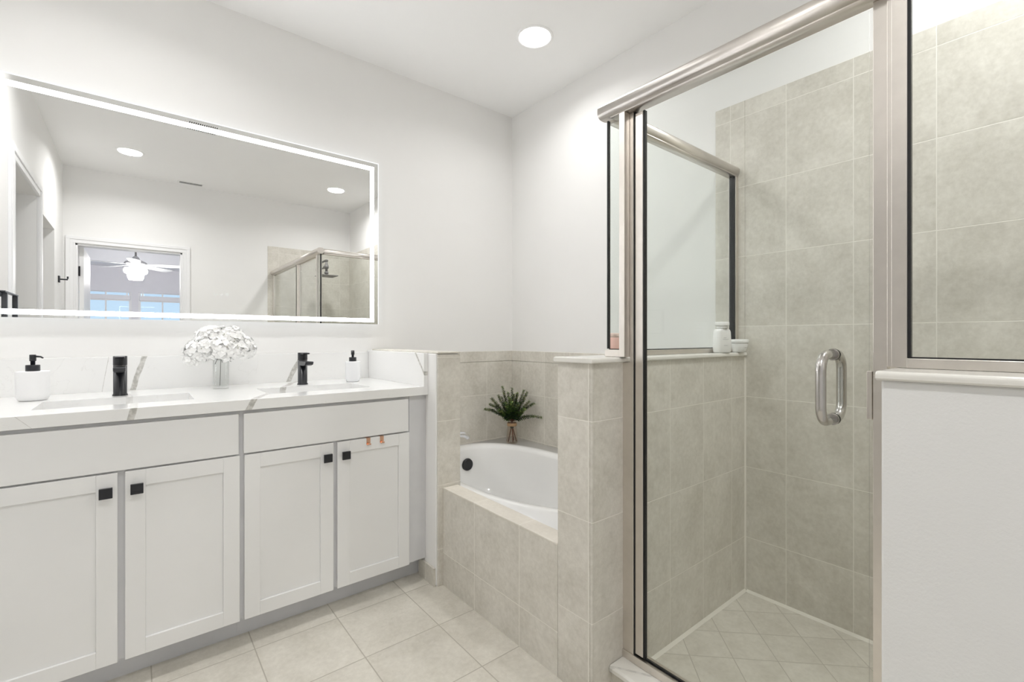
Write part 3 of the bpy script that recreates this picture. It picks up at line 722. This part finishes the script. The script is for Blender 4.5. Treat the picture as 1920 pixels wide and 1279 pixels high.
def ceiling_vent(x0, x1, y0, y1, n, label, name, along):
    t = thing(name, ((x0+x1)/2, (y0+y1)/2, ZC-0.012), label, 'vent')
    m = MB(); b = 0.016
    m.box(x0-b, x1+b, y0-b, y0, ZC-0.0055, ZC-0.0005).box(x0-b, x1+b, y1, y1+b, ZC-0.0055, ZC-0.0005).box(x0-b, x0, y0, y1, ZC-0.0055, ZC-0.0005).box(x1, x1+b, y0, y1, ZC-0.0055, ZC-0.0005)
    build('frame', m, M['ceil'], t, bevel=0.002)
    m = MB(); m.box(x0, x1, y0, y1, ZC-0.0050, ZC-0.001)
    build('backing', m, M['ventback'], t)
    for i in range(n):
        m = MB()
        if along == 'y':
            w = (x1-x0)/n; m.box(x0+i*w, x0+i*w+w*0.5, y0, y1, ZC-0.0065, ZC-0.0051)
        else:
            w = (y1-y0)/n; m.box(x0, x1, y0+(i+0.4)*w, y0+(i+0.4)*w+w*0.2, ZC-0.0060, ZC-0.0051)
        build('slat', m, M['ceil'], t)
ceiling_vent(0.292, 0.478, 0.86, 1.02, 14, 'white slatted ceiling vent reflected behind the mirror light band', 'ceiling_vent', 'y')
ceiling_vent(0.335, 0.530, -0.695, -0.635, 3, 'small dark slot vent in the ceiling near the bedroom doorway', 'ceiling_vent', 'x')

# ================================================================ BATHTUB
XT0, XT1, YT0, YT1, ZR = 1.1765, XE-0.0065, YH1+0.0005, YN-0.0065, 0.424
CX, CY = 1.598, 1.868
def ring(a, bn, bs, z, n=96):
    out = []
    for k in range(n):
        t_ = 2*PI*k/n; c, s = math.cos(t_), math.sin(t_)
        if s >= 0: p, b = 2.9, bn
        else: p, b = 2.15, bs
        # blend exponents smoothly through the middle
        w = max(-1, min(1, s*3)); p = 2.5 + 0.4*w
        out.append((CX + a*math.copysign(abs(c)**(2/p), c), CY + b*math.copysign(abs(s)**(2/p), s), z))
    return out
def rect_ring(z, n=96):
    out = []
    for k in range(n):
        t_ = 2*PI*k/n; c, s = math.cos(t_), math.sin(t_)
        fx = (XT1-CX)/abs(c) if c > 1e-9 else ((CX-XT0)/abs(c) if c < -1e-9 else 1e9)
        fy = (YT1-CY)/abs(s) if s > 1e-9 else ((CY-YT0)/abs(s) if s < -1e-9 else 1e9)
        f_ = min(fx, fy); out.append((CX+c*f_, CY+s*f_, z))
    return out
m = MB()
rr = [rect_ring(0.36), rect_ring(ZR-0.004), rect_ring(ZR), ring(0.412, 0.735, 0.700, ZR), ring(0.408, 0.730, 0.696, ZR+0.009), ring(0.398, 0.720, 0.688, ZR+0.013), ring(0.365, 0.680, 0.650, ZR+0.012), ring(0.352, 0.662, 0.634, ZR+0.004), ring(0.344, 0.652, 0.622, ZR-0.014), ring(0.334, 0.636, 0.60, 0.34), ring(0.315, 0.61, 0.54, 0.20), ring(0.285, 0.575, 0.46, 0.11), ring(0.22, 0.50, 0.38, 0.085), ring(0.10, 0.30, 0.20, 0.080)]
# keep the lip inside the rim rectangle
V = []
for rg in rr:
    V.append([m.bm.verts.new((min(max(p[0], XT0), XT1), min(max(p[1], YT0), YT1), p[2])) for p in rg])
for A, B in zip(V, V[1:]):
    n = len(A)
    for i in range(n):
        q = m.bm.faces.new((A[i], A[(i+1) % n], B[(i+1) % n], B[i])); q.smooth = True
m.bm.faces.new(V[-1])
t = thing('bathtub', (CX, CY, 0), 'white oval drop-in bathtub in a tiled surround', 'bathtub')
build('tub_shell', m, M['acryl'], t)
m = MB(); m.lathe([(0.0, 0.014), (0.030, 0.014), (0.037, 0.010), (0.040, 0.0), (0.0, 0.0)], (0, 0, 0), n=36)
bmesh.ops.rotate(m.bm, verts=m.bm.verts[:], cent=(0, 0, 0), matrix=Matrix.Rotation(R(88), 3, 'X'))
bmesh.ops.translate(m.bm, verts=m.bm.verts[:], vec=(1.650, CY+0.630, 0.327))
build('overflow_cover', m, M['black'], t)['label'] = 'round black overflow cover'
# spout on the short wall
t = thing('tub_spout', (1.1925, 2.03, 0.63), 'small chrome spout on the short wall above the bathtub', 'faucet')
m = MB(); m.tube([(1.193, 2.03, 0.640), (1.27, 2.03, 0.646), (1.315, 2.03, 0.640), (1.338, 2.03, 0.627), (1.345, 2.03, 0.616)], [0.016, 0.0155, 0.0145, 0.012, 0.0105], n=18)
build('spout', m, M['chrome'], t)
m = MB(); m.tube([(1.1925, 2.03, 0.640), (1.200, 2.03, 0.640)], 0.028, n=24)
build('escutcheon', m, M['chrome'], t)

# bouquet of greenery in glass bottle on the tub corner
PX, PY, PZ = 1.985, 2.455, ZR+0.001
t = thing('glass_bottle', (PX, PY, PZ), 'short clear glass bottle with a twine collar on the tub corner', 'vase')
m = MB(); m.lathe([(0.0, 0.001), (0.036, 0.001), (0.041, 0.006), (0.040, 0.020), (0.035, 0.075), (0.031, 0.115), (0.030, 0.150), (0.033, 0.156), (0.031, 0.156), (0.028, 0.150), (0.029, 0.115), (0.033, 0.075), (0.0375, 0.020), (0.036, 0.008), (0.0, 0.007)], (PX, PY, PZ), n=36, cap=False)
build('bottle', m, M['bottleglass'], t)
m = MB(); m.lathe([(0.0315, 0.118), (0.033, 0.119), (0.034, 0.124), (0.0325, 0.128), (0.034, 0.132), (0.0325, 0.138), (0.031, 0.139), (0.0308, 0.128)], (PX, PY, PZ), n=30, cap=False)
build('twine_collar', m, M['twine'], t)
t = thing('greenery_bunch', (PX, PY, PZ+0.01), 'bunch of small-leaved green sprigs in the glass bottle on the tub corner', 'plant')
m = MB()
rng = random.Random(11)
for k in range(5):
    a = 2*PI*k/5 + 0.5
    m.tube([(PX+0.030*math.cos(a), PY+0.030*math.sin(a), PZ+0.012), (PX+0.006*math.cos(a), PY+0.006*math.sin(a), PZ+0.105), (PX-0.008*math.cos(a), PY-0.008*math.sin(a), PZ+0.165)], 0.0029, n=6)
build('stems', m, M['twig'], t)
m = MB(); m.lathe([(0.009, 0.100), (0.012, 0.104), (0.012, 0.114), (0.009, 0.118)], (PX, PY, PZ), n=16)
build('tie', m, M['stem'], t)
# sprigs: direction in the plane facing the room, each (sideways, up, towards room, length)
side = Vector((math.sin(YAW), -math.cos(YAW), 0)); fwd = Vector((math.cos(YAW), math.sin(YAW), 0))
sprigs = [(-1.25, 0.62, .30, .20), (-1.15, .95, .25, .19), (-.95, 1.15, .2, .21), (-.75, 1.5, .12, .20), (-.5, 1.9, .05, .245), (-.25, 2.0, .15, .20), (0.0, 2.0, 0.0, .225), (.12, 1.9, .3, .19), (.35, 1.9, .12, .20), (.62, 1.7, .05, .225), (.75, 1.55, .2, .225), (.95, 1.2, .2, .18), (1.2, 1.0, .1, .19), (1.45, .22, .25, .195), (-.35, 1.2, .55, .15), (.35, 1.2, .55, .15), (0, 1.3, .6, .15), (.75, .85, .5, .13), (-.75, .8, .5, .13), (-.15, 1.6, .4, .17), (.25, 1.5, -.1, .19), (-.55, 1.35, -.1, .18)]
for k, (sx, up, tf, L) in enumerate(sprigs):
    d = (side*sx + Vector((0, 0, up)) - fwd*tf).normalized()
    base = Vector((PX, PY, PZ+0.150)) + side*sx*0.008
    m = MB(); N = 9; pts = []
    for i in range(N+1):
        u = i/N
        pts.append(base + d*L*u + Vector((0, 0, 1))*(0.018*math.sin(u*PI) if sx*sx > 1 else 0.0))
    m.tube(pts, [0.0016*(1-0.6*i/N) for i in range(N+1)], n=5, mi=2)
    a = d.orthogonal().normalized(); b = d.cross(a)
    nl = int(L*210)
    for i in range(nl):
        u = 0.12 + 0.88*(i+0.5)/nl
        p = base + d*L*u + Vector((0, 0, 1))*(0.018*math.sin(u*PI) if sx*sx > 1 else 0.0)
        for q in range(3):
            th = i*1.3 + q*2*PI/3 + rng.uniform(-.3, .3)
            e = (a*math.cos(th)+b*math.sin(th)); dr_ = (e*1.0 + d*0.35).normalized()
            s_ = d.cross(e).normalized()
            l_ = (0.0265 - 0.0125*u)*rng.uniform(.8, 1.15); w = l_*0.42
            nn = dr_.cross(s_)
            f_ = m.bm.faces.new([m.bm.verts.new(v) for v in (p, p+dr_*l_*0.5+s_*w+nn*0.0008, p+dr_*l_, p+dr_*l_*0.5-s_*w+nn*0.0008)])
            f_.material_index = 3 if (u > 0.72 and rng.random() < 0.45) else (1 if rng.random() < (0.55 if u < 0.5 else 0.3) else 0)
    build('sprig', m, [M['leaf'], M['leaf2'], M['twig'], M['leaf3']], t)

# ================================================================ SHOWER ENCLOSURE
XG, YG = 1.240, 1.013     # glass planes
t = thing('shower_enclosure', (1.24, 0.4, 0.088), 'brushed nickel framed glass shower enclosure around the door', 'shower enclosure')
def header_prof(c, zc, hw, hh, n=20):
    pts = []
    for k in range(n):
        a = 2*PI*k/n; cx_, sx_ = math.cos(a), math.sin(a)
        pts.append((c + hw*math.copysign(abs(cx_)**0.7, cx_), zc + hh*math.copysign(abs(sx_)**0.7, sx_)))
    return pts
m = MB(); m.prism(header_prof(XG-0.006, 1.9015, 0.029, 0.0245), YS+0.0065, YG+0.020, 'y')
m.box(XG-0.016, XG+0.028, YS+0.0065, YG-0.02, 1.8735, 1.8795)
for fc in m.bm.faces:
    if len(fc.verts) == 4: fc.smooth = True
build('header_rail', m, M['nickel'], t)
m = MB(); m.prism(header_prof(YG-0.004, 1.898, 0.024, 0.022), XG+0.0235, XE-0.0065, 'x')
m.box(XG+0.0235, XE-0.0065, YG-0.022, YG+0.014, 1.872, 1.8785)
for fc in m.bm.faces:
    if len(fc.verts) == 4: fc.smooth = True
build('header_rail', m, M['nickel'], t)
zt = 1.8735
def gpanel(name, x0, x1, y0, y1, z0, z1): 
    m = MB(); m.box(x0, x1, y0, y1, z0, z1); return build(name, m, M['glass'], t)
# small fixed panel over the half wall end
m = MB(); m.box(XG-0.014, XG+0.014, 0.945, YG+0.005, CAPT+0.0005, 1.1015)
build('sill_channel', m, M['nickel'], t, bevel=0.001)
m = MB(); m.box(XG-0.004, XG+0.004, 0.957, YG-0.005, 1.102, 1.1045).box(XG-0.005, XG+0.005, YG-0.003, YG+0.003, 1.1045, zt)
build('corner_gasket', m, M['gasket'], t)
gpanel('fixed_pane', XG-0.003, XG+0.003, 0.957, YG-0.004, 1.105, zt)
m = MB(); m.box(XG-0.017, XG+0.017, 0.9345, 0.9565, CAPT+0.0005, zt)
build('panel_post', m, M['nickel'], t, bevel=0.001)
# strike jamb against the half wall
m = MB(); m.box(1.2505, 1.272, 0.9205, 0.9625, 0.0885, CAPB-0.0005).box(1.2575, 1.274, 0.9205, 0.934, CAPB-0.0005, zt).box(1.2505, 1.2575, 0.9205, 0.934, CAPB-0.0005, zt)
build('strike_jamb', m, M['nickel'], t, bevel=0.001)
# return panel over the half wall
m = MB(); m.box(XG+0.0145, XE-0.0065, YG-0.017, YG+0.012, CAPT+0.0005, 1.0965)
build('sill_channel', m, M['nickel'], t, bevel=0.001)
m = MB(); m.box(XE-0.030, XE-0.0065, YG-0.022, YG+0.012, 1.097, 1.8715)
build('wall_channel', m, M['nickel'], t, bevel=0.001)
m = MB(); m.box(XG+0.016, XE-0.0385, YG-0.006, YG+0.004, 1.097, 1.100).box(XE-0.0355, XE-0.0305, YG-0.018, YG+0.006, 1.097, 1.8715)
build('gasket', m, M['gasket'], t)
gpanel('return_pane', XG+0.007, XE-0.039, YG-0.003, YG+0.003, 1.1005, 1.8715)
# door
dz0, dz1 = 0.120, 1.866
m = MB(); m.box(1.2515, 1.270, 0.8845, 0.9140, dz0, dz1)
build('door_stile', m, M['nickel'], t, bevel=0.002)
m = MB(); m.box(1.2540, 1.270, 0.9145, 0.9200, 0.115, 1.873).box(1.2525, 1.266, 0.8790, 0.8842, dz0, dz1)
build('door_gasket', m, M['gasket'], t)
gl = gpanel('door_pane', 1.258, 1.264, 0.3000, 0.8788, dz0, dz1)
m = MB(); m.box(1.2575, 1.2650, 0.2915, 0.2998, dz0, dz1)
build('door_side_seal', m, M['vase'], t)
for z in (1.0145,):
    m = MB(); m.box(1.2480, 1.2572, 0.2925, 0.3020, z-0.053, z+0.053).box(1.2655, 1.272, 0.2925, 0.3020, z-0.053, z+0.053)
    build('hinge', m, M['nickel'], t, bevel=0.001)
# door pull: outer and inner bow
def pull(xa, xb):
    m = MB(); r = 0.0105; y = 0.368; za, zb = 0.952, 1.102; pts = []
    k = 0.036 if xb < xa else -0.036
    pts.append((xa, y, zb))
    for i in range(9):
        a = PI/2*i/8; pts.append((xb + k - k*math.sin(a), y, zb - abs(k) + abs(k)*math.cos(a)))
    for i in range(9):
        a = PI/2*i/8; pts.append((xb + k - k*math.cos(a), y, za + abs(k) - abs(k)*math.sin(a)))
    pts.append((xa, y, za))
    m.tube(pts, r, n=20)
    for z in (za, zb):
        c = xa; s_ = -1 if xb < xa else 1
        m.tube([(c, y, z), (c+s_*0.004, y, z)], 0.0135, n=24)
    return m
h = build('pull_handle', pull(1.2575, 1.178), M['steel'], t); h['label'] = 'satin steel loop handle outside the glass'
h = build('pull_handle', pull(1.2645, 1.318), M['steel'], t); h['label'] = 'satin steel loop handle inside the glass'
# hinge side posts
m = MB(); m.box(1.2500, 1.276, 0.2660, 0.2910, 0.0885, CAPB-0.0005).box(1.2500, 1.276, 0.2660, 0.2910, CAPB-0.0005, zt)
build('hinge_jamb', m, M['nickel'], t, bevel=0.001)
m = MB(); m.box(1.2450, 1.270, 0.2570, 0.2657, CAPT+0.0005, zt)
build('filler_strip', m, M['nickel'], t, bevel=0.001)
m = MB(); m.box(1.2370, 1.272, 0.2300, 0.2567, CAPT+0.0005, zt)
build('panel_post', m, M['nickel'], t, bevel=0.001)
m = MB(); m.box(1.2600, 1.276, YP+0.0075, 0.2655, 0.0885, CAPB-0.001)
build('wall_channel', m, M['nickel'], t)
# right fixed panel
m = MB(); m.box(1.2260, 1.256, YS+0.0065, 0.2298, CAPT+0.0005, 1.0985)
build('sill_channel', m, M['nickel'], t, bevel=0.001)
m = MB(); m.box(1.2350, 1.249, YS+0.02, 0.2250, 1.0987, 1.1012).box(1.2345, 1.249, 0.2245, 0.2297, 1.0987, zt)
build('gasket', m, M['gasket'], t)
m = MB(); m.box(1.2300, 1.256, YS+0.0065, YS+0.030, 1.099, zt)
build('wall_channel', m, M['nickel'], t, bevel=0.001)
gpanel('fixed_pane', 1.239, 1.245, YS+0.0305, 0.2243, 1.1015, zt)
# threshold track
m = MB(); m.box(1.2460, 1.2580, YP+0.0075, 0.9615, 0.0885, 0.1135).box(1.2580, 1.2880, YP+0.0075, 0.9615, 0.0885, 0.0985).box(1.2740, 1.2880, YP+0.0075, 0.9200, 0.0985, 0.110)
build('threshold_track', m, M['nickel'], t, bevel=0.0012)
m = MB(); m.box(1.2595, 1.2650, 0.2995, 0.9205, 0.0987, 0.1190)
build('threshold_gasket', m, M['gasket'], t)

# shower head on the south wall
sy = YS+0.006
t = thing('rain_shower', (1.74, sy, 2.0), 'dark square rain shower with slide arm, seen in the mirror', 'shower')
m = MB(); m.box(1.635, 1.845, -0.56, -0.35, 1.872, 1.882)
build('spray_plate', m, M['vent'], t, bevel=0.003)
m = MB(); m.tube([(1.74, -0.455, 1.882), (1.74, -0.455, 1.93)], 0.012, n=14)
m.lathe([(0.02, 0), (0.024, 0.012), (0.02, 0.03)], (1.74, -0.455, 1.90), n=18)
m.tube([(1.74, -0.455, 1.93), (1.74, -0.455, 2.06)], 0.014, n=14)
m.lathe([(0.018, 0), (0.02, 0.01), (0.018, 0.02)], (1.74, -0.455, 2.05), n=18)
m.lathe([(0.022, 0), (0.026, 0.02), (0.022, 0.045)], (1.74, -0.455, 1.965), n=18)
build('riser', m, M['vent'], t)
m = MB(); m.tube([(1.74, -0.455, 2.062), (1.74, sy+0.002, 2.062)], 0.012, n=14).tube([(1.74, -0.455, 1.985), (1.74, -0.52, 1.985)], 0.02, n=14).tube([(1.74, -0.52, 1.985), (1.74, sy+0.002, 1.985)], 0.011, n=14)
build('arm', m, M['vent'], t)
m = MB(); m.tube([(1.74, sy+0.0005, 1.985), (1.74, sy+0.010, 1.985)], 0.03, n=24).tube([(1.74, sy+0.0005, 2.062), (1.74, sy+0.010, 2.062)], 0.026, n=24)
build('wall_flange', m, M['vent'], t)

# ================================================================ SMALL THINGS ON THE HALF WALL
def rot_z(m, c, a):
    bmesh.ops.rotate(m.bm, verts=m.bm.verts[:], cent=c, matrix=Matrix.Rotation(a, 3, 'Z'))
def bottle_body(cx, cy, z0, rings, n=6):
    m = MB(); vs = []
    for (w, d, r, z) in rings:
        vs.append([m.bm.verts.new((p[0], p[1], z0+z)) for p in rrect(cx-w/2, cx+w/2, cy-d/2, cy+d/2, r, n)])
    for A, B in zip(vs, vs[1:]):
        k = len(A)
        for i in range(k):
            q = m.bm.faces.new((A[i], A[(i+1) % k], B[(i+1) % k], B[i])); q.smooth = True
    m.bm.faces.new(vs[0][::-1]); m.bm.faces.new(vs[-1])
    return m
bx, by, z0 = 1.925, 0.9655, CAPT+0.0005
t = thing('lotion_bottle', (bx, by, z0), 'tapered white screw-cap bottle standing on the half wall cap', 'bottle')
m = bottle_body(bx, by, z0, [(0.080, 0.030, 0.014, 0), (0.086, 0.036, 0.016, 0.006), (0.088, 0.038, 0.016, 0.03), (0.080, 0.037, 0.015, 0.088), (0.070, 0.034, 0.015, 0.098), (0.052, 0.030, 0.0145, 0.101)])
rot_z(m, (bx, by, 0), R(-14)); build('body', m, M['plastic'], t)
m = MB(); m.lathe([(0.0225, 0.1015), (0.0225, 0.113)], (bx, by, z0), n=30); build('neck', m, M['plastic'], t)
m = MB(); m.lathe([(0.0275, 0.1135), (0.0285, 0.116), (0.0285, 0.127), (0.027, 0.130), (0.0, 0.130)], (bx, by, z0), n=36); build('cap', m, M['plastic'], t)
for (lx, lw, lz) in ((-0.004, 0.014, 0.062), (0.0, 0.034, 0.056), (0.0, 0.022, 0.030)):
    m = MB(); m.box(bx+lx-lw/2, bx+lx+lw/2, by-0.0196, by-0.0186, z0+lz, z0+lz+0.0013)
    rot_z(m, (bx, by, 0), R(-14)); build('printed_line', m, M['ink'], t)
jx, jy = 2.062, 0.957
t = thing('cream_jar', (jx, jy, z0), 'low white jar with wide lid beside the tapered bottle', 'jar')
m = MB(); m.lathe([(0.0, 0.0), (0.024, 0.0), (0.028, 0.003), (0.036, 0.036), (0.035, 0.039), (0.0, 0.039)], (jx, jy, z0), n=10)
build('body', m, M['plastic'], t)
m = MB(); m.lathe([(0.0365, 0.040), (0.038, 0.042), (0.038, 0.053), (0.036, 0.056), (0.0, 0.057)], (jx, jy, z0), n=36)
build('lid', m, M['plastic'], t)
m = MB(); m.box(jx-0.022, jx-0.002, jy-0.0335, jy-0.0325, z0+0.02, z0+0.0215)
build('printed_line', m, M['ink'], t)
px_, py_ = 1.345, 1.070
t = thing('pink_bottle', (px_, py_, z0), 'pink capped bottle behind the small corner glass pane', 'bottle')
m = bottle_body(px_, py_, z0, [(0.040, 0.022, 0.008, 0), (0.044, 0.024, 0.009, 0.004), (0.044, 0.024, 0.009, 0.064)]); build('body', m, M['pink'], t)
m = bottle_body(px_, py_, z0, [(0.043, 0.023, 0.009, 0.0645), (0.043, 0.023, 0.009, 0.076), (0.038, 0.018, 0.007, 0.080)]); build('cap', m, plain('pale_pink_cap', (0.88, 0.66, 0.60), 0.35), t)

# ================================================================ WALL HARDWARE SEEN IN THE MIRROR
t = thing('robe_hook', (XWL, -0.45, 1.655), 'black robe hook on the wall beside the bedroom doorway', 'hook')
m = MB(); m.box(XWL+0.0005, XWL+0.012, -0.475, -0.425, 1.628, 1.685); build('backplate', m, M['black'], t, bevel=0.002)
m = MB(); m.box(XWL+0.012, XWL+0.062, -0.457, -0.443, 1.650, 1.662).box(XWL+0.055, XWL+0.067, -0.457, -0.443, 1.662, 1.684); build('prong', m, M['black'], t, bevel=0.002)
t = thing('towel_ring', (XWL, 2.2, 1.33), 'square black towel ring on the wall left of the mirror', 'towel ring')
m = MB(); m.box(XWL+0.0005, XWL+0.010, 2.175, 2.225, 1.305, 1.355).box(XWL+0.010, XWL+0.075, 2.19, 2.21, 1.323, 1.343); build('mount', m, M['black'], t, bevel=0.002)
xa, xb = XWL+0.070, XWL+0.088
m = MB(); m.box(xa, xb, 1.92, 2.21, 1.3435, 1.350).box(xa, xb, 2.16, 2.175, 1.18, 1.3435).box(xa, xb, 1.93, 1.945, 1.18, 1.3435).box(xa, xb, 1.93, 2.175, 1.172, 1.18); build('ring', m, M['black'], t, bevel=0.001)

# ================================================================ CEILING FAN IN THE BEDROOM
FX, FY = -0.02, -3.15
t = thing('ceiling_fan', (FX, FY, 2.80), 'white five-blade ceiling fan with glowing lamp in the bedroom', 'ceiling fan')
m = MB(); m.tube([(FX, FY, 2.26), (FX, FY, 2.795)], 0.012, n=12).lathe([(0.02, 2.74), (0.06, 2.77), (0.065, 2.80)], (FX, FY, 0), n=24); build('downrod', m, M['steel'], t)
m = MB(); m.lathe([(0.02, 2.285), (0.035, 2.27), (0.05, 2.235), (0.115, 2.205), (0.13, 2.185), (0.11, 2.165), (0.07, 2.15), (0.06, 2.13)], (FX, FY, 0), n=36); build('motor', m, plain('fan_motor_silver', (0.55, 0.55, 0.56), 0.4), t)
for k in range(5):
    a = R(20+72*k); m = MB()
    prof = [(0.10, -0.02), (0.22, -0.035), (0.30, -0.065), (0.60, -0.075), (0.65, -0.055), (0.66, 0.0), (0.65, 0.055), (0.60, 0.075), (0.30, 0.065), (0.22, 0.035), (0.10, 0.02)]
    m.prism(prof, -0.003, 0.003, 'z')
    bmesh.ops.rotate(m.bm, verts=m.bm.verts[:], cent=(0, 0, 0), matrix=Matrix.Rotation(R(10), 3, 'X'))
    bmesh.ops.rotate(m.bm, verts=m.bm.verts[:], cent=(0, 0, 0), matrix=Matrix.Rotation(a, 3, 'Z'))
    bmesh.ops.translate(m.bm, verts=m.bm.verts[:], vec=(FX, FY, 2.165)); build('blade', m, M['blade'], t)
m = MB(); m.lathe([(0.07, 2.128), (0.125, 2.115), (0.135, 2.08), (0.125, 2.05), (0.095, 2.035), (0.09, 1.99), (0.075, 1.955), (0.0, 1.948)], (FX, FY, 0), n=32); build('lamp_shade', m, M['fanlight'], t)

for o in bpy.data.objects:
    if '_o' in o.keys(): del o['_o']
